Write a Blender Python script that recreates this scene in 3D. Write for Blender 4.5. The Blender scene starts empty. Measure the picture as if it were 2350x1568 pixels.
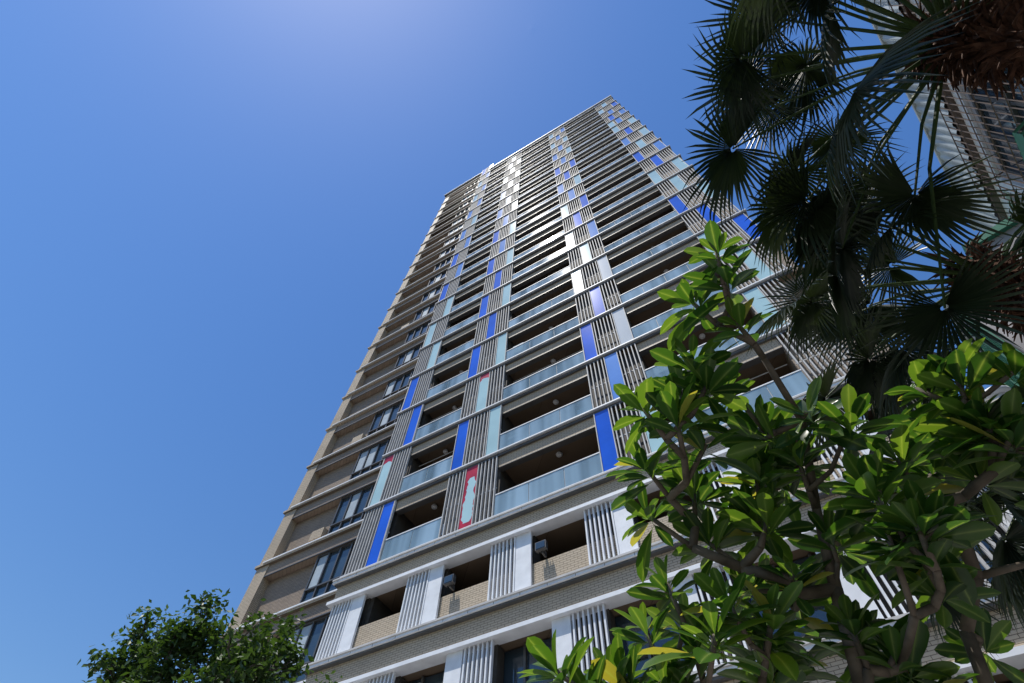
import bpy, math, random
from mathutils import Vector, Matrix
random.seed(7)
D=12.0
S=bpy.context.scene
def link(o,parent=None):
    bpy.context.collection.objects.link(o)
    if parent: o.parent=parent
    return o
def empty(name,loc=(0,0,0),rz=0):
    e=bpy.data.objects.new(name,None);e.location=loc;e.rotation_euler=(0,0,rz);e.empty_display_size=.5
    return link(e)
# ---------------------------------------------------------------- camera
cam=bpy.data.cameras.new("camera");co=link(bpy.data.objects.new("camera",cam))
cam.lens=36*1257/2350;cam.sensor_width=36;cam.clip_end=8000;cam.clip_start=.05
Zc=Vector((.031,.496,-.868)).normalized();Xc=Vector((.861,.427,.275));Xc=(Xc-Xc.dot(Zc)*Zc).normalized();Yc=Zc.cross(Xc)
co.matrix_world=Matrix.Translation((0,0,1.6))@Matrix((Xc,Yc,Zc)).to_4x4()
S.camera=co
# ---------------------------------------------------------------- world + sun
sd=Vector((-.13,-.30,.93)).normalized()
w=bpy.data.worlds.new("World");S.world=w;w.use_nodes=True
nt=w.node_tree;sk=nt.nodes.new("ShaderNodeTexSky");sk.sky_type='NISHITA';sk.sun_disc=False
sk.sun_elevation=math.asin(sd.z);sk.sun_rotation=math.atan2(sd.x,sd.y)
sk.ozone_density=4.5;sk.dust_density=.25;sk.air_density=1.6
hs=nt.nodes.new("ShaderNodeHueSaturation");hs.inputs['Saturation'].default_value=1.25;hs.inputs['Hue'].default_value=.51
nt.links.new(sk.outputs[0],hs.inputs['Color']);nt.links.new(hs.outputs[0],nt.nodes['Background'].inputs[0])
nt.nodes['Background'].inputs[1].default_value=.13
S.view_settings.view_transform='Standard';S.view_settings.look='None';S.view_settings.exposure=0
l=bpy.data.lights.new("sun",'SUN');l.energy=5;l.angle=math.radians(.5);l.color=(1,.95,.87)
lo=link(bpy.data.objects.new("sun",l));lo.rotation_euler=sd.to_track_quat('Z','Y').to_euler()
# ---------------------------------------------------------------- materials
def mat(name,col,rough=.6,metal=0,var=.12,nscale=3.0,spec=.5,bump=0):
    m=bpy.data.materials.new(name);m.use_nodes=True;n=m.node_tree;b=n.nodes['Principled BSDF']
    b.inputs['Roughness'].default_value=rough;b.inputs['Metallic'].default_value=metal
    b.inputs['Specular IOR Level'].default_value=spec
    g=n.nodes.new('ShaderNodeNewGeometry');t=n.nodes.new('ShaderNodeTexNoise');t.inputs['Scale'].default_value=nscale
    t.inputs['Detail'].default_value=6
    n.links.new(g.outputs['Position'],t.inputs['Vector'])
    r=n.nodes.new('ShaderNodeValToRGB');r.color_ramp.elements[0].position=.3;r.color_ramp.elements[1].position=.7
    r.color_ramp.elements[0].color=tuple(c*(1-var) for c in col)+(1,);r.color_ramp.elements[1].color=tuple(min(1,c*(1+var)) for c in col)+(1,)
    n.links.new(t.outputs['Fac'],r.inputs[0]);n.links.new(r.outputs[0],b.inputs['Base Color'])
    if bump:
        bp=n.nodes.new('ShaderNodeBump');bp.inputs['Strength'].default_value=bump
        n.links.new(t.outputs['Fac'],bp.inputs['Height']);n.links.new(bp.outputs[0],b.inputs['Normal'])
    return m
def tilemat(name,c1,c2,mort,bw=.23,rh=.075,ms=.007):
    m=bpy.data.materials.new(name);m.use_nodes=True;n=m.node_tree;b=n.nodes['Principled BSDF'];b.inputs['Roughness'].default_value=.6
    b.inputs['Specular IOR Level'].default_value=.15
    g=n.nodes.new('ShaderNodeNewGeometry');sx=n.nodes.new('ShaderNodeSeparateXYZ');n.links.new(g.outputs['Position'],sx.inputs[0])
    ad=n.nodes.new('ShaderNodeMath');ad.operation='ADD';n.links.new(sx.outputs[0],ad.inputs[0]);n.links.new(sx.outputs[1],ad.inputs[1])
    cb=n.nodes.new('ShaderNodeCombineXYZ');n.links.new(ad.outputs[0],cb.inputs[0]);n.links.new(sx.outputs[2],cb.inputs[1])
    t=n.nodes.new('ShaderNodeTexBrick');t.inputs['Scale'].default_value=1;t.inputs['Brick Width'].default_value=bw
    t.inputs['Row Height'].default_value=rh;t.inputs['Mortar Size'].default_value=ms;t.inputs['Mortar Smooth'].default_value=.2
    t.inputs['Color1'].default_value=c1+(1,);t.inputs['Color2'].default_value=c2+(1,);t.inputs['Mortar'].default_value=mort+(1,)
    n.links.new(cb.outputs[0],t.inputs['Vector'])
    no=n.nodes.new('ShaderNodeTexNoise');no.inputs['Scale'].default_value=.7;no.inputs['Detail'].default_value=5;n.links.new(g.outputs['Position'],no.inputs['Vector'])
    mp=n.nodes.new('ShaderNodeMapRange');mp.inputs[3].default_value=.75;mp.inputs[4].default_value=1.15;n.links.new(no.outputs['Fac'],mp.inputs[0])
    mx=n.nodes.new('ShaderNodeVectorMath');mx.operation='MULTIPLY';n.links.new(t.outputs['Color'],mx.inputs[0]);n.links.new(mp.outputs[0],mx.inputs[1])
    n.links.new(mx.outputs[0],b.inputs['Base Color'])
    bp=n.nodes.new('ShaderNodeBump');bp.inputs['Strength'].default_value=.5;bp.inputs['Distance'].default_value=.01;bp.invert=True
    n.links.new(t.outputs['Fac'],bp.inputs['Height']);n.links.new(bp.outputs[0],b.inputs['Normal'])
    return m
M={}
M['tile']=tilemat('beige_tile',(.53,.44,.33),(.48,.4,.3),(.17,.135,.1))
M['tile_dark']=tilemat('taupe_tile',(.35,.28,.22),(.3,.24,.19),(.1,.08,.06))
M['soffit']=tilemat('soffit_board',(.2,.145,.1),(.165,.12,.08),(.04,.03,.025),bw=3,rh=.1)
M['white']=mat('white_metal',(.75,.77,.8),.5,0,.08,3,.3)
M['edge']=mat('grey_metal_edge',(.45,.46,.47),.5,.1,.1,3,.3)
M['bar']=mat('aluminium_louver',(.52,.51,.5),.6,.0,.12,3,.1)
M['back']=mat('louver_shade_backing',(.055,.048,.04),.8,0,.3)  # wall behind the bars, its shade put into the dark base colour
M['dark']=mat('dark_interior',(.02,.02,.022),.7)
M['frame']=mat('window_frame',(.1,.1,.1),.45,.3)
M['wglass']=mat('window_glass',(.03,.05,.07),.04,0,.3,.8,1.0)
M['curtain']=mat('curtain',(.35,.42,.48),.7)
M['blue']=mat('blue_glass_panel',(.02,.12,.68),.1,0,.2,.5,.35)
M['lblue']=mat('light_blue_panel',(.13,.28,.68),.1,0,.15,.5,.35)
M['cyan']=mat('pale_cyan_panel',(.42,.62,.66),.1,0,.1,.5,.35)
M['whitep']=mat('white_panel',(.56,.6,.64),.1,0,.07,.5,.35)
M['red']=mat('red_panel',(.42,.03,.06),.3,0,.25,2,.2)
M['lamp']=mat('lamp_globe',(.8,.8,.78),.3)
def glassmat():
    m=bpy.data.materials.new('balustrade_glass');m.use_nodes=True;n=m.node_tree;o=n.nodes['Material Output'];n.nodes.remove(n.nodes['Principled BSDF'])
    tr=n.nodes.new('ShaderNodeBsdfTransparent');tr.inputs[0].default_value=(.62,.75,.8,1)
    d=n.nodes.new('ShaderNodeBsdfPrincipled');d.inputs['Base Color'].default_value=(.34,.48,.58,1);d.inputs['Roughness'].default_value=.05
    d.inputs['Specular IOR Level'].default_value=1
    g=n.nodes.new('ShaderNodeNewGeometry');mp=n.nodes.new('ShaderNodeMapping');mp.inputs['Scale'].default_value=(1.3,1,.1)
    t=n.nodes.new('ShaderNodeTexNoise');t.inputs['Scale'].default_value=1;n.links.new(g.outputs['Position'],mp.inputs[0]);n.links.new(mp.outputs[0],t.inputs['Vector'])
    mr=n.nodes.new('ShaderNodeMapRange');mr.inputs[1].default_value=.35;mr.inputs[2].default_value=.65;mr.inputs[3].default_value=.3;mr.inputs[4].default_value=.92
    n.links.new(t.outputs['Fac'],mr.inputs[0])
    mx=n.nodes.new('ShaderNodeMixShader');n.links.new(mr.outputs[0],mx.inputs[0]);n.links.new(tr.outputs[0],mx.inputs[1]);n.links.new(d.outputs[0],mx.inputs[2]);n.links.new(mx.outputs[0],o.inputs[0])
    return m
M['glass']=glassmat()
def leafmat(name,ramp,trans=.4,rough=.35,vein=0.0):
    m=bpy.data.materials.new(name);m.use_nodes=True;n=m.node_tree;b=n.nodes['Principled BSDF'];o=n.nodes['Material Output']
    at=n.nodes.new('ShaderNodeAttribute');at.attribute_name='rnd'
    r=n.nodes.new('ShaderNodeValToRGB')
    while len(r.color_ramp.elements)<len(ramp): r.color_ramp.elements.new(.5)
    for e,(p,c) in zip(r.color_ramp.elements,ramp): e.position=p;e.color=c+(1,)
    n.links.new(at.outputs['Fac'],r.inputs[0]);col=r.outputs[0]
    if vein:
        a2=n.nodes.new('ShaderNodeAttribute');a2.attribute_name='mid'
        pw=n.nodes.new('ShaderNodeMath');pw.operation='POWER';pw.inputs[1].default_value=9;n.links.new(a2.outputs['Fac'],pw.inputs[0])
        ml=n.nodes.new('ShaderNodeMath');ml.operation='MULTIPLY';ml.inputs[1].default_value=vein;n.links.new(pw.outputs[0],ml.inputs[0])
        mc=n.nodes.new('ShaderNodeMix');mc.data_type='RGBA';mc.inputs['B'].default_value=(.3,.4,.12,1)
        n.links.new(ml.outputs[0],mc.inputs['Factor']);n.links.new(col,mc.inputs['A']);col=mc.outputs['Result']
    n.links.new(col,b.inputs['Base Color']);b.inputs['Roughness'].default_value=rough
    t=n.nodes.new('ShaderNodeBsdfTranslucent')
    vm=n.nodes.new('ShaderNodeVectorMath');vm.operation='MULTIPLY';vm.inputs[1].default_value=(2.2,2.0,.7);n.links.new(col,vm.inputs[0]);n.links.new(vm.outputs[0],t.inputs[0])
    mx=n.nodes.new('ShaderNodeMixShader');mx.inputs[0].default_value=trans;n.links.new(b.outputs[0],mx.inputs[1]);n.links.new(t.outputs[0],mx.inputs[2]);n.links.new(mx.outputs[0],o.inputs[0])
    return m
M['pleaf']=leafmat('frangipani_leaf',[(0,(.014,.048,.011)),(.6,(.04,.105,.016)),(.93,(.1,.18,.028)),(1,(.28,.27,.06))],.38,.3,.5)
M['palm']=leafmat('fan_palm_leaf',[(0,(.008,.018,.01)),(1,(.026,.045,.017))],.09,.45)
M['tleaf']=leafmat('tree_leaf',[(0,(.02,.05,.015)),(1,(.06,.12,.025))],.25,.5)
M['bark']=mat('bark',(.11,.09,.07),.85,0,.4,14,.3,.5)
M['fibre']=mat('palm_fibre',(.09,.045,.028),.9,0,.5,20,.2,.4)
M['petiole']=mat('petiole',(.04,.07,.02),.6,0,.2,3,.2)
M['corr']=mat('corrugated_sheet',(.44,.48,.47),.45,.2,.2,2)
M['conc']=mat('concrete_wall',(.33,.31,.31),.8,0,.25,2)
M['green']=mat('green_paint',(.03,.16,.1),.5)
M['iron']=mat('rusty_bars',(.14,.1,.08),.7,.2)
M['asphalt']=mat('asphalt',(.055,.055,.057),.9,0,.2,8)
M['pave']=tilemat('paving',(.34,.32,.3),(.3,.29,.27),(.12,.12,.12),.4,.4,.01)
M['paint']=mat('road_paint',(.75,.75,.72),.6)
# ---------------------------------------------------------------- mesh builder
class MB:
    def __init__(s): s.v=[];s.f=[];s.m=[];s.mats=[];s.r=[];s.mid=[];s.smooth=False
    def mi(s,k):
        if k not in s.mats: s.mats.append(k)
        return s.mats.index(k)
    def face(s,idx,k,r=0.0): s.f.append(idx);s.m.append(s.mi(k));s.r.append(r)
    def box(s,x0,x1,y0,y1,z0,z1,k):
        b=len(s.v);s.v+=[(x0,y0,z0),(x1,y0,z0),(x1,y1,z0),(x0,y1,z0),(x0,y0,z1),(x1,y0,z1),(x1,y1,z1),(x0,y1,z1)]
        for q in((0,3,2,1),(4,5,6,7),(0,1,5,4),(1,2,6,5),(2,3,7,6),(3,0,4,7)): s.face([b+i for i in q],k)
    def tube(s,pts,rads,k,n=6,r=0.0):
        b0=len(s.v)
        for i,p in enumerate(pts):
            p=Vector(p);d=(Vector(pts[min(i+1,len(pts)-1)])-Vector(pts[max(i-1,0)]))
            d=d.normalized() if d.length>1e-6 else Vector((0,0,1))
            a=d.cross(Vector((.3,.9,.1))).normalized();c=d.cross(a)
            for j in range(n):
                t=2*math.pi*j/n;s.v.append(tuple(p+(a*math.cos(t)+c*math.sin(t))*rads[i]))
        for i in range(len(pts)-1):
            for j in range(n):
                s.face([b0+i*n+j,b0+i*n+(j+1)%n,b0+(i+1)*n+(j+1)%n,b0+(i+1)*n+j],k,r)
        s.face([b0+j for j in range(n)][::-1],k,r);s.face([b0+(len(pts)-1)*n+j for j in range(n)],k,r)
    def obj(s,name,parent=None,smooth=False):
        me=bpy.data.meshes.new(name);me.from_pydata(s.v,[],s.f)
        for k in s.mats: me.materials.append(M[k])
        me.polygons.foreach_set('material_index',s.m)
        a=me.attributes.new('rnd','FLOAT','FACE');a.data.foreach_set('value',s.r)
        if s.mid:
            mm=s.mid+[0.0]*(len(s.v)-len(s.mid));a=me.attributes.new('mid','FLOAT','POINT');a.data.foreach_set('value',mm)
        if smooth: me.polygons.foreach_set('use_smooth',[True]*len(s.f))
        me.update();return link(bpy.data.objects.new(name,me),parent)
# ================================================================ TOWER
tw=empty('apartment_tower',(0,0,0))
def SZ(n): return (1.102+.281*(n-1))*D+1.6
H=.281*D
TOP=6.56*D+1.6;TOPL=6.80*D+1.6
xl,xr=-1.81*D,.42*D
cols={'A':(-1.243*D,-1.105*D),'B':(-.885*D,-.693*D),'C':(-.346*D,-.155*D),'D':(.22*D,.42*D)}
walls=MB();slab=MB();lou=MB();pan=MB();gl=MB();win=MB();det=MB()
# core body: side and back walls
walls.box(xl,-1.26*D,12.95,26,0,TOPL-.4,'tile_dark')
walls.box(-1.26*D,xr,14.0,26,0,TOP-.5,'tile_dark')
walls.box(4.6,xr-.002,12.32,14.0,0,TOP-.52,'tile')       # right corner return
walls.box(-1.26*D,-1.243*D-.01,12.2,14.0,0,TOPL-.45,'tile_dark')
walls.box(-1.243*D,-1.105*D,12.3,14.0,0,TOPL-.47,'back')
# left section
walls.box(xl-.01,xl+.75,12.55,12.95,0,TOPL-.42,'tile')
def left_level(z,z2):
    walls.box(xl+.75,-1.262*D,12.6,12.95,z2-.75,z2-.12,'tile_dark')
    slab.box(xl-.12,-1.262*D,12.46,12.95,z2-.12,z2+.02,'tile')
    slab.box(xl+.4,-1.262*D,12.41,12.46,z2-.02,z2+.045,'white')
    slab.box(xl+.76,-1.262*D,12.55,12.6,z2-.80,z2-.75,'frame')
    # window group
    x0,x1=-1.485*D,-1.268*D;b=z+.24;t=z2-.81
    win.box(x0,x1,12.74,12.94,b,t,'wglass')
    for i in range(5): 
        x=x0+i*(x1-x0-.07)/4;win.box(x,x+.07,12.66,12.74,b,t,'frame')
    for zz in (b-.03,b+.6,t-.05): win.box(x0,x1+.0,12.64,12.739,zz,zz+.07,'frame')
    for i in range(4):
        if random.random()<.4: 
            xx=x0+.1+i*(x1-x0-.06)/4;win.box(xx,xx+.5,12.72,12.738,b+.7,t-.08,'curtain')
    if random.random()<.2: det.box(x0-1.0,x0-.25,12.55,12.93,z+.3,z+.85,'tile')
for n in range(-2,22):
    z=SZ(n)
    if z<TOPL-1.5: left_level(z,min(SZ(n+1),TOPL-.4))
slab.box(xl-.1,-1.105*D+.05,12.3,12.95,TOPL-.4,TOPL-.1,'tile_dark');slab.box(xl-.15,-1.10*D+.1,12.2,12.4,TOPL-.1,TOPL,'edge')
slab.box(-1.14*D,-1.10*D+.1,12.0,12.2,TOP-.3,TOPL,'edge')
for n in range(1,21):
    z=SZ(n);top=SZ(n+1) if n<20 else TOP
    xR=.435*D if n>=4 else (.39*D if n==3 else .345*D)
    # slabs
    slab.box(-1.245*D,xr-.01,12.10,14.0,z-.16,z-.005,'soffit')
    slab.box(-1.25*D,xR,11.95,12.02,z-.05,z+.035,'edge')
    slab.box(-1.245*D,xR-.04,12.02,12.10,z-.17,z-.01,'frame')
    slab.box(-1.25*D,xR,11.92,11.95,z-.02,z+.04,'white')
    if n>=4: slab.box(xr-.05,xR-.005,12.02,12.9,z-.05,z+.03,'edge')
    for a,b in ((-1.105,-.885),(-.693,-.346),(-.155,.22)):
        xa,xb=a*D,b*D
        # beam below slab above
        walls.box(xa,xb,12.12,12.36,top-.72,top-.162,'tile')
        slab.box(xa+.0,xb,12.362,13.98,top-.45,top-.40,'soffit')
        slab.box(xa,xb,12.115,12.37,top-.75,top-.722,'frame')
        # balustrade
        g0,g1=z+.10,z+1.12;k=max(1,round((xb-xa)/1.25));st=(xb-xa)/k
        slab.box(xa,xb,12.03,12.10,z+.036,z+.095,'white')
        for i in range(k):
            gl.box(xa+i*st+.015,xa+(i+1)*st-.015,12.06,12.075,g0,g1,'glass')
            det.box(xa+i*st-.015,xa+i*st+.013,12.078,12.12,g0,g1+.01,'bar')
        det.box(xa,xb,12.04,12.09,g1+.002,g1+.045,'white')
        # rear wall sliding door
        win.box(xa+.4,xb-.4,13.93,13.97,z+.05,z+2.4,'wglass')
        for i in range(4): 
            xx=xa+.4+(xb-xa-.86)*i/3;win.box(xx,xx+.06,13.88,13.93,z+.05,z+2.4,'frame')
        win.box(xa+.38,xb-.38,13.87,13.94,z+2.4,z+2.48,'frame')
        if n<12:
            cx=xa+(xb-xa)*.55;pts=[(cx,12.8,top-.45),(cx,12.8,top-.5),(cx,12.8,top-.56),(cx,12.8,top-.62),(cx,12.8,top-.65)]
            det.tube(pts,[.06,.06,.13,.11,.03],'lamp',10)
        # balcony clutter: AC unit, laundry pole, curtain
        if random.random()<.25: det.box(xb-1.0,xb-.25,12.9,13.3,z+1.2,z+1.75,'whitep')
        if random.random()<.3: det.tube([(xa+.1,12.7,top-.95),(xb-.1,12.7,top-.95)],[.02,.02],'bar',5)
        if random.random()<.2: det.box(xa+.3,xa+.3+random.uniform(.6,1.4),12.2,12.24,z+.12,z+random.uniform(.8,1.6),'curtain')
    # columns
def worn(sx,W,z,top,full):
    # weathered film: ragged pale patch standing 3 mm proud of a red panel
    rr=random.Random(int(sx*100)+int(z*10));N=26
    if full: za,zb=z+.3,top-.6
    else: za,zb=z+.02,top-.35
    Lp=[];Rp=[];l0=.06;r0=.06
    for i in range(N+1):
        zz=za+(zb-za)*i/N;e=min(i,N-i)
        l0=min(.2,max(.03,l0+rr.uniform(-.05,.05)));r0=min(.2,max(.02,r0+rr.uniform(-.05,.05)))
        k=.18 if e==0 else (.08 if e==1 else 0)
        if not full: 
            k=.2 if i==N else (.1 if i==N-1 else 0)
            Lp.append((sx+.005+k*rr.random()*1.5,12.017,zz));Rp.append((sx+W-.005-k*rr.random()*1.5,12.017,zz))
        else: Lp.append((sx+l0+k*rr.random(),12.017,zz));Rp.append((sx+W-r0-k*rr.random(),12.017,zz))
    b=len(pan.v);pan.v+=Lp+Rp
    for i in range(N): pan.face([b+i,b+N+1+i,b+N+2+i,b+i+1],'cyan')
for name,(x0,x1) in cols.items():
    for n in range(1,21):
        z=SZ(n)+.045;top=(SZ(n+1) if n<20 else (TOPL-.1 if name=='A' else TOP-.1))-.18
        xe=x1
        if name=='D' and n<=2: xe=.335*D
        if name=='D' and n==3: xe=.38*D
        W=.55
        odd=n%2
        if name=='A':
            slots=[(x1-W-.08)] if odd else [(x0+.1)]
        elif name in('B','D'):
            slots=[x0+.87] if odd else [x0+.04,x1-W-.04]
        else:
            slots=[x0+.87] if not odd else [x0+.04,x1-W-.04]
        if n>14 and name in 'BD' and random.random()<.5: slots=[x0+.04,x0+.87] if odd else [x0+.5,x1-W-.04]
        slots=[s for s in slots if s+W<=xe+.01]
        fixed={('A',1):['blue'],('A',2):['red2'],('A',3):['blue'],('A',4):['blue'],('A',5):['cyan'],('A',6):['cyan'],('A',7):['cyan'],('A',8):['blue'],('A',9):['lblue'],('A',10):['blue'],
          ('B',1):['red'],('B',2):['blue','cyan'],('B',3):['red2'],('B',4):['blue','cyan'],('B',5):['blue'],('B',6):['blue','cyan'],('B',7):['blue'],('B',8):['blue','cyan'],('B',9):['lblue'],('B',10):['blue','cyan'],
          ('C',1):['blue','red2'],('C',2):['lblue'],('C',3):['blue','whitep'],('C',4):['blue'],('C',5):['cyan','whitep'],('C',6):['cyan'],('C',7):['cyan','lblue'],('C',8):['blue'],('C',9):['cyan','blue'],
          ('D',1):['blue'],('D',3):['cyan'],('D',2):['cyan'],('D',4):['cyan','blue'],('D',5):['blue'],('D',6):['blue','cyan'],('D',7):['cyan'],('D',8):['cyan','cyan'],('D',9):['blue'],('D',10):['blue','lblue']}.get((name,n))
        for i,sx in enumerate(slots):
            c=fixed[i] if fixed and i<len(fixed) else random.choice(['cyan','cyan','lblue','lblue','blue'])
            if c in('red','red2'): worn(sx,W,z,top,c=='red')
            pan.box(sx,sx+W,12.02,12.07,z,top,'red' if c=='red2' else c)
            for xx in (sx-.035,sx+W+.003): pan.box(xx,xx+.032,11.99,12.10,z,top,'bar')
            pan.box(sx,sx+W,11.995,12.015,z-.008,z+.05,'bar')
        nb=int((xe-x0)/.165)
        for i in range(nb+1):
            bx=x0+.02+i*(xe-x0-.08)/nb
            if any(sx-.06<bx+.02<sx+W+.04 for sx in slots): continue
            lou.box(bx,bx+.042,12.0,12.10,z,top,'bar')
        lou.box(x0,xe,12.11,12.14,z+1.5,z+1.56,'bar')
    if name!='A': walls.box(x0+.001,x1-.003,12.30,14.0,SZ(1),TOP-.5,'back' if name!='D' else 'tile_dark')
# roof cap
slab.box(-1.13*D,.435*D,11.84,12.1,TOP-.22,TOP,'edge');slab.box(-1.12*D,xr,12.1,12.4,TOP-.5,TOP-.02,'tile')
# podium
pz={0:.824*D+1.6,-1:.545*D+1.6,-2:.27*D+1.6}
def band(z,h,xR):
    slab.box(-1.26*D,xR,11.80,12.3,z-.12,z,'white');slab.box(-1.26*D,xR-.05,11.76,11.80,z-.03,z+.03,'bar')
    slab.box(-1.255*D,xR-.06,11.86,12.3,z-.18,z-.122,'frame')
    walls.box(-1.25*D,xR-.08,12.0,12.3,z-h+.12,z-.182,'tile')
    slab.box(-1.26*D,xR,11.84,12.3,z-h,z-h+.12,'white');slab.box(-1.25*D,xR-.1,12.3,14.4,z-h+.05,z-h+.11,'soffit')
    for i in range(24):
        x=-1.24*D+i*.87
        if x<xR: slab.box(x,x+.012,11.797,11.81,z-.115,z-.035,'frame')
band(SZ(1)-.19,.95,.43*D);band(pz[0],1.02,.43*D);band(pz[-1],1.02,.43*D)
slab.box(-1.25*D,.42*D,12.1,14.4,pz[-2]-.3,pz[-2],'white')
walls.box(-1.26*D,xr-.01,14.4,15,0,SZ(1),'dark')
for n,ztop in ((0,SZ(1)-1.14),(-1,pz[0]-1.02),(-2,pz[-1]-1.02)):
    z0=pz[n]+(.032);P=.2765*D
    i0=-5
    for i in range(i0,2):
        if n==0: wx0=-.612*D+(i+2)*P; lx0=wx0-.08*D
        else: wx0=-.515*D+(i+2)*P-.0*D; lx0=wx0+.047*D
        if wx0<-1.27*D or lx0<-1.3*D or wx0>.4*D: continue
        lou.box(wx0,wx0+.045*D,12.0,12.08,z0,ztop-.002,'white')
        lw=.08*D
        nb=7
        for j in range(nb): 
            bx=lx0+.04+j*(lw-.1)/(nb-1)
            if wx0-.05<bx<wx0+.045*D: continue
            lou.box(bx,bx+.05,11.98,12.08,z0,ztop-.003,'white')
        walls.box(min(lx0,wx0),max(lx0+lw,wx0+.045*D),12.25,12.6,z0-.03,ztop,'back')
    if n==0:
        walls.box(-1.25*D,xr-.02,12.12,12.24,z0-.03,z0+1.0,'tile')
        walls.box(.29*D,xr-.015,12.26,12.5,z0-.03,ztop,'tile')
    else:
        walls.box(-1.25*D,xr-.02,12.5,12.6,z0-.03,z0+.5,'tile')
        win.box(-1.25*D,xr-.02,12.66,12.69,z0+.5,ztop,'wglass')
        x=-1.25*D
        while x<xr-.5:
            win.box(x,x+.07,12.56,12.66,z0+.502,ztop,'frame')
            if random.random()<.35: win.box(x+.1,x+.8,12.645,12.658,z0+.6,ztop-.1,'curtain')
            x+=.85
        win.box(-1.25*D,xr-.02,12.55,12.66,z0+.5,z0+.57,'frame');win.box(-1.25*D,xr-.02,12.55,12.66,z0+1.1,z0+1.16,'frame')
# tall louver screen at right end of podium
for j in range(12):
    bx=.235*D+j*.18;lou.box(bx,bx+.06,11.9,11.98,pz[-1]+.05,pz[0]-1.05,'bar')
# floodlights on podium parapet
for fx in (-.545*D,-.82*D):
    z=pz[0]+1.05
    det.box(fx,fx+.36,11.78,11.90,z+.12,z+.40,'frame');det.box(fx+.03,fx+.33,11.765,11.779,z+.15,z+.37,'wglass')
    det.box(fx+.15,fx+.21,11.90,12.12,z+.05,z+.22,'frame')
    for i in range(5): det.box(fx+.02+i*.075,fx+.04+i*.075,11.90,11.95,z+.12,z+.40,'frame')
# ground floor
walls.box(-1.25*D,xr-.02,12.6,14.4,0,pz[-2]-.3,'tile')
for i in range(9): win.box(-14+i*2.1,-12.6+i*2.1,12.55,12.6,.1,3.0,'wglass')
for o,nm in ((walls,'walls'),(slab,'floor_slabs'),(lou,'louvers'),(pan,'colour_panels'),(gl,'balcony_glass'),(win,'windows'),(det,'balcony_fittings')): o.obj(nm,tw)
# ================================================================ NEIGHBOUR
nb=empty('corrugated_building',(6.1,3.8,0),-math.atan2(.187,.982))
YE=5.3
c=MB()
ys=[-8+i*.055 for i in range(int((YE+8)/.055)+1)]
b=len(c.v)
for i,y in enumerate(ys):
    xo=[0,-.03,-.03,0][i%4]
    c.v+=[(xo,y,13.55),(xo,y,14.6)]
for i in range(len(ys)-1): c.face([b+2*i,b+2*i+2,b+2*i+3,b+2*i+1],'corr')
c.box(-.05,.4,-8,YE,14.6,14.66,'corr')
c.box(.02,.36,-8,YE-.02,13.49,13.545,'iron')
c.obj('corrugated_parapet',nb)
c=MB()
c.box(.2,8,-8,YE-.05,0,14.55,'conc')
c.box(.14,.2,-8,YE-.06,13.25,13.485,'white')
for y0 in(-6.5,-3.2,.4):
    for zb in (11.0,7.6):
        c.box(.16,.199,y0,y0+2.7,zb,zb+1.9,'wglass')
        for k in range(4): c.box(.10,.158,y0+k*.87,y0+k*.87+.07,zb,zb+1.9,'frame')
        for k in range(3): c.box(.09,.157,y0,y0+2.68,zb+k*.92,zb+k*.92+.06,'frame')
c.box(.12,.2,3.4,3.7,5,13.2,'white')
c.obj('wall_and_windows',nb)
c=MB()
for y0 in(-6.6,-3.3,.3):
    for zb in (10.8,7.4):
        y1=y0+2.95
        for k in range(20):
            y=y0+k*(2.95/19);c.tube([(-.31,y,zb),(-.31,y,zb+2.3)],[.012,.012],'iron',4)
            c.tube([(-.31,y,zb),(.2,y,zb)],[.012,.012],'iron',4)
        for k in range(7): 
            z=zb+k*2.3/6;c.tube([(-.31,y0,z),(-.31,y1,z)],[.013,.013],'iron',4)
        for z in(zb,zb+2.3):
            for y in(y0,y1): c.tube([(-.31,y,z),(.2,y,z)],[.02,.02],'iron',4)
c.obj('window_cages',nb)
an=empty('annex_building',(6.1,3.8,0),-math.atan2(.187,.982))
c=MB()
c.box(-1.7,6,5.32,7.6,0,12.9,'conc');c.box(-1.8,6,5.31,7.7,12.9,13.1,'corr');c.box(-1.74,-1.7,5.45,7.4,10.2,12.2,'dark')
c.box(-1.1,.12,3.9,5.3,0,12.3,'conc');c.box(-1.2,.11,3.8,5.29,12.3,12.5,'green')
for k in range(5): c.box(-1.8,-1.72,5.4+k*.5,5.46+k*.5,9.6,12.6,'green')
for k in range(26): c.tube([(-1.77,5.45+k*.08,9.8),(-1.77,5.45+k*.08,12.3)],[.008,.008],'green',4)
for k in range(26): c.tube([(-1.765,5.45,9.8+k*.1),(-1.765,7.5,9.8+k*.1)],[.008,.008],'green',4)
c.box(-1.15,-1.1,4.1,5.1,9.9,11.3,'dark')
for k in range(4): c.box(-1.2,-1.12,4.08+k*.33,4.12+k*.33,9.8,11.4,'green')
c.obj('walls',an)
c=MB()
for k in range(26):
    y=.9+k*.12
    b=len(c.v);c.v+=[(.15,y,10.9),(-.75,y,10.5),(-.75,y+.09,10.53),(.15,y+.09,10.93)];c.face([b,b+1,b+2,b+3],'green')
    c.v+=[(-.75,y,10.5),(-.75,y,10.3),(-.75,y+.12,10.3),(-.75,y+.12,10.5)];c.face([b+4,b+5,b+6,b+7],'green')
c.obj('awning',an)
c=MB();c.tube([(-1.2,5.6,9.2),(-2.2,5.6,9.4),(-2.6,5.6,9.5)],[.2,.2,.2],'white',16);c.tube([(-2.6,5.6,9.4),(-2.6,5.6,10.3)],[.2,.2],'white',16);c.tube([(-2.6,5.6,10.3),(-2.6,5.6,10.42),(-2.6,5.6,10.55)],[.3,.3,.05],'white',16)
c.obj('vent_duct',an,True)
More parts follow.
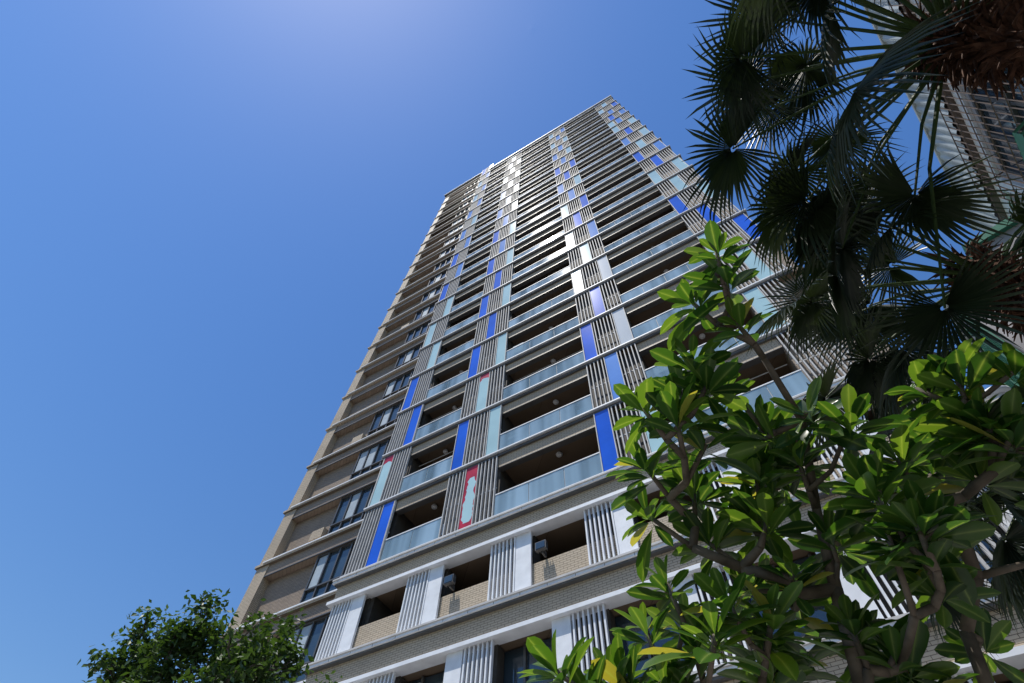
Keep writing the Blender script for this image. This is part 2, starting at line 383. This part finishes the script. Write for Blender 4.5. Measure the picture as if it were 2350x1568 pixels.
# ================================================================ VEGETATION
def skeleton(mb,nodes,par,tips,rtip,key,expn=.5,sides=7,jit=.04,maxr=.2):
    nodes=[Vector(n) for n in nodes];root=nodes[0]
    tips=sorted([Vector(t) for t in tips],key=lambda t:(t-nodes[-1]).length)
    tipidx=[]
    start=min(2,len(nodes)-1)
    for t in tips:
        best=None;bd=1e9
        for i in range(start,len(nodes)):
            q=nodes[i]
            if i in tipidx: continue
            d=(t-q).length+max(0,q.z-t.z+.05)*2.5
            if d<bd: bd=d;best=i
        q=nodes[best];L=(t-q).length;k=max(2,int(L/.22));prev=best
        for s in range(1,k+1):
            u=s/k;p=q.lerp(t,u)
            p=p-Vector((0,0,1))*math.sin(u*math.pi)*L*.13
            if s<k: p+=Vector([random.uniform(-jit,jit) for _ in range(3)])
            nodes.append(p);par.append(prev);prev=len(nodes)-1
        tipidx.append(prev)
    cnt=[0]*len(nodes)
    for i in tipidx:
        j=i
        while j is not None and j>=0: cnt[j]+=1;j=par[j]
    R=[min(maxr,rtip*max(1,c)**expn) for c in cnt]
    for i,pq in enumerate(par):
        if pq is None or pq<0: continue
        if cnt[i]==0: continue
        a,bn=nodes[pq],nodes[i]
        r0=min(R[pq],R[i]*1.35);mb.tube([a,bn],[r0,R[i]],key,sides)
    return [(nodes[i],(nodes[i]-nodes[par[i]]).normalized()) for i in tipidx]
PR=[(0,.03),(.1,.05),(.32,.6),(.55,.95),(.75,1.0),(.9,.7),(1,.04)]
def pleaf(mb,base,d,nrm,L,Wd,droop,r,key='pleaf'):
    side=d.cross(nrm).normalized();b=len(mb.v)
    mb.mid+=[0.0]*(b-len(mb.mid))
    for t,wv in PR:
        c=base+d*(L*t)+nrm*(-droop*L*t*t)
        hw=Wd*.5*wv;up=nrm*(hw*.28)
        mb.v+=[tuple(c-side*hw+up),tuple(c),tuple(c+side*hw+up)];mb.mid+=[0,1,0]
    for i in range(len(PR)-1):
        k=b+3*i
        mb.face([k,k+1,k+4,k+3],key,r);mb.face([k+1,k+2,k+5,k+4],key,r)
def rosette(mb,p,d,n,L):
    d=(d*.6+Vector((0,0,.5))).normalized()
    a=d.cross(Vector((.2,.7,.3))).normalized();c=d.cross(a)
    for i in range(n):
        az=i*2.39996+random.uniform(-.25,.25);u=i/n
        tilt=math.radians(92-60*u+random.uniform(-16,16))
        rad=a*math.cos(az)+c*math.sin(az)
        ld=(rad*math.sin(tilt)+d*math.cos(tilt)).normalized()
        nr=(d*math.sin(tilt)-rad*math.cos(tilt)).normalized()
        nr=(nr+Vector([random.uniform(-.35,.35) for _ in range(3)])).normalized();nr=(nr-nr.dot(ld)*ld).normalized()
        l=L*random.uniform(.7,1.15)*(1-.35*u)
        r=min(.92,random.random()*.9) if random.random()>.03 else 1
        if u>.7: r=max(r,.7)
        pleaf(mb,p-d*(.09*(1-u)),ld,nr,l,l*random.uniform(.3,.37),random.uniform(.02,.35),r)
tips=[(.32,1.3,4.22),(0.3,1.42,4.13),(0.25,1.61,4.02),(0.11,1.52,4.25),(-0.14,1.79,3.93),(-0.33,1.68,3.81),(0.03,2.03,4.1),(0.34,2.04,3.73),(0.12,2.19,3.82),(0.48,2.1,3.63),(0.81,2.13,3.72),(0.95,2.11,3.66),(1.14,2.11,3.6),(-0.46,1.99,3.74),(-0.13,1.91,3.64),(0.4,2.2,3.33),(0.46,2.18,3.13),(-0.53,2.14,3.18),(-0.37,2.02,2.83),(-0.72,2.33,3.14),(-0.97,1.91,2.8),(-0.88,2.22,2.91),(-0.28,2.51,3.31),(-0.04,2.39,3.21),(0.18,2.44,3.37),
(.92,2.19,3.5),(.6,2.33,3.56),(.08,2.56,3.05),(.44,2.52,3.07),(-.6,2.28,2.86),(.19,2.64,2.94),(-.58,2.25,3.69),(-.09,2.43,3.64),(.96,2.21,3.38),(-.27,2.44,2.88)]
extra=[(.0,1.75,3.85),(-.2,1.75,3.7),(-.02,1.7,4.0),(-.8,2.2,2.85),(-.65,2.15,2.8),(-.5,2.25,2.95),(-.9,2.05,2.75),(-.3,2.1,3.0)]
for t in tips[7:]:
    for _ in range(1 if random.random()<.4 else 2):
        extra.append((t[0]+random.uniform(-.12,.26),t[1]+random.uniform(.05,.5),t[2]+random.uniform(-.18,.2)))
fr=empty('frangipani_tree',(0,0,0))
mb=MB()
nodes=[(.6,3.05,0),(.55,3.0,.8),(.5,2.95,1.6),(.45,2.9,2.3),(.41,2.86,2.75),(.48,2.78,3.02),(.62,2.66,3.15),(.66,2.4,3.33),
 (.2,2.8,2.6),(.0,2.65,2.8),(.19,2.4,3.5),(.32,2.12,3.78),(.29,1.8,3.93),(.1,2.55,3.2),(-.25,2.55,2.6),(-.5,2.4,2.7)]
par=[None,0,1,2,3,4,5,6,3,8,13,10,11,9,8,14]
tp=skeleton(mb,nodes,par,tips+extra,.0105,'bark',.3,8,.03,.045)
mb.obj('trunk_and_branches',fr,True)
mb=MB()
for i,(p,d) in enumerate(tp): rosette(mb,p,d,random.randint(14,20),random.uniform(.2,.27))
mb.obj('foliage',fr,True)
# palms
def fan(mb,c,d,n,R,seg=46,spread=150):
    side=d.cross(n).normalized();rr=random.random()
    dr=random.uniform(.15,.5)
    for i in range(seg):
        t0=math.radians(-spread+2*spread*i/seg);t1=math.radians(-spread+2*spread*(i+1)/seg);tm=(t0+t1)/2
        def P(t,r,off=0,g=0): 
            v=d*math.cos(t)+side*math.sin(t)
            return c+v*(r*R)-n*(dr*R*r*r+off)-Vector((0,0,g))
        rl=(1-.22*(abs(tm)/math.radians(spread))**2)*random.uniform(.82,1.08);g=random.uniform(.0,.3)**1.3*R+.04*R
        q=.012*R/.6;b=len(mb.v)
        sw=random.uniform(-.06,.06)
        mb.v+=[tuple(P(t0,.04)),tuple(P(tm,.04,q)),tuple(P(t1,.04)),
               tuple(P(t0+(tm-t0)*.1,.45*rl)),tuple(P(tm,.45*rl,q*2.2)),tuple(P(t1+(tm-t1)*.1,.45*rl)),
               tuple(P(tm+(t0-tm)*.36+sw*.5,.75*rl,0,g*.3)),tuple(P(tm+sw*.5,.75*rl,q,g*.3)),tuple(P(tm+(t1-tm)*.36+sw*.5,.75*rl,0,g*.3)),
               tuple(P(tm+sw,rl,0,g))]
        r=min(1,max(0,rr+random.uniform(-.2,.2)))
        for f in((0,1,4,3),(1,2,5,4),(3,4,7,6),(4,5,8,7),(6,7,9),(7,8,9)): mb.face([b+x for x in f],'palm',r)
def palm(name,head,base,nf,pl,R,seed,skip=()):
    random.seed(seed)
    head=Vector(head);base=Vector(base);e=empty(name,(0,0,0))
    mb=MB();pts=[base.lerp(head,i/14) for i in range(15)]
    mb.tube(pts,[.17-.005*i+(.01 if i%2 else 0) for i in range(15)],'fibre',14)
    ax=(head-base).normalized()
    for i in range(520):
        h=random.uniform(-.75,.3);az=random.uniform(0,6.283);rad=Vector((math.cos(az),math.sin(az),0))
        p=head+ax*h+rad*.11;o=p+rad*random.uniform(.08,.22)+Vector((0,0,random.uniform(-.25,.15)))
        m=(p+o)/2+Vector((0,0,.04));mb.tube([p,m,o],[.018,.014,.004],'fibre',4)
    mb.obj('trunk',e)
    mb=MB();pt=MB()
    for i in range(nf):
        u=i/nf;az=i*2.39996+random.uniform(-.2,.2)
        deg=math.degrees(az)%360
        if any(a<deg<b for a,b in skip): continue
        el=math.radians(-38+108*u+random.uniform(-10,10))
        rad=Vector((math.cos(az),math.sin(az),0))
        dv=(rad*math.cos(el)+Vector((0,0,1))*math.sin(el)).normalized()
        L=pl*random.uniform(.65,1.22)*(1-.15*u)
        p0=head+rad*.1;p1=p0+dv*L*.5;p2=p0+dv*L-Vector((0,0,.18*L))
        pt.tube([p0,p1,p2],[.02,.012,.008],'petiole',5)
        d=(p2-p1).normalized();d=(d+Vector((0,0,-.35))).normalized()
        n=Vector((0,0,1))+Vector([random.uniform(-.5,.5) for _ in range(3)]);n=(n-n.dot(d)*d).normalized()
        fan(mb,p2,d,n,R*random.uniform(.85,1.12))
    mb.obj('fronds',e);pt.obj('petioles',e)
palm('fan_palm_tree',(2.52,1.58,6.1),(2.75,1.5,0),66,1.45,.6,3,((20,128),))
palm('fan_palm_tree.001',(2.46,3.6,6.1),(2.65,3.6,0),62,1.42,.6,5,((243,345),(55,115)))
palm('fan_palm_tree.002',(2.5,5.7,5.6),(2.6,5.75,0),36,1.15,.58,9,((240,320),))
# broadleaf tree lower left
random.seed(21)
bt=empty('broadleaf_tree',(0,0,0));mb=MB()
tt=[]
lobes=[((-11.8,5.2,7.6),.5),((-10.6,5.6,7.7),.5),((-9.3,6.25,7.3),.75),((-10.4,5.8,6.6),1.0),((-9.0,6.6,6.3),1.0),((-11.2,5.5,6.5),.75),((-10.2,6.4,5.7),1.2)]
for c,r in lobes:
    for _ in range(int(15+19*r*r)):
        v=Vector([random.gauss(0,1) for _ in range(3)]).normalized()*r*random.uniform(.35,1.2);tt.append((c[0]+v.x,c[1]+v.y,c[2]+v.z*1.25))
nodes=[(-10.4,6.0,0),(-10.45,6.0,1.5),(-10.4,5.95,3),(-10.5,5.9,4.2),(-10.6,5.7,5.2),(-9.9,6.2,5.0),(-11.0,5.5,5.6)]
tp=skeleton(mb,nodes,[None,0,1,2,3,3,4],tt,.012,'bark',.44,6,.05,.14)
mb.obj('trunk_and_branches',bt,True)
mb=MB()
for p,d in tp:
    rc=random.uniform(.0,.6);nn=random.randint(45,90)
    for _ in range(nn):
        q=p+Vector([random.gauss(0,.14),random.gauss(0,.14),random.gauss(0,.12)])
        ld=Vector([random.gauss(0,1),random.gauss(0,1),random.gauss(-.3,.6)]).normalized()
        n=Vector([random.gauss(0,.5),random.gauss(0,.5),1]);n=(n-n.dot(ld)*ld).normalized();sd2=ld.cross(n)
        L=random.uniform(.1,.18);w2=L*.27;b=len(mb.v)
        mb.v+=[tuple(q),tuple(q+ld*L*.5-sd2*w2),tuple(q+ld*L-n*.02),tuple(q+ld*L*.5+sd2*w2)]
        mb.face([b,b+1,b+2,b+3],'tleaf',min(1,rc+random.random()*.4))
mb.obj('foliage',bt)
# ================================================================ GROUND
g=MB();g.box(-3000,3000,-3000,3000,-.5,0,'asphalt');g.obj('ground')
g=MB();g.box(-60,60,-1.5,40,.004,.14,'pave');g.obj('pavement')
g=MB()
for i in range(-10,10): g.box(i*6,i*6+3,-6.1,-5.95,.004,.008,'paint')
g.box(-60,60,-2.2,-2.08,.004,.008,'paint');g.obj('road_marking')
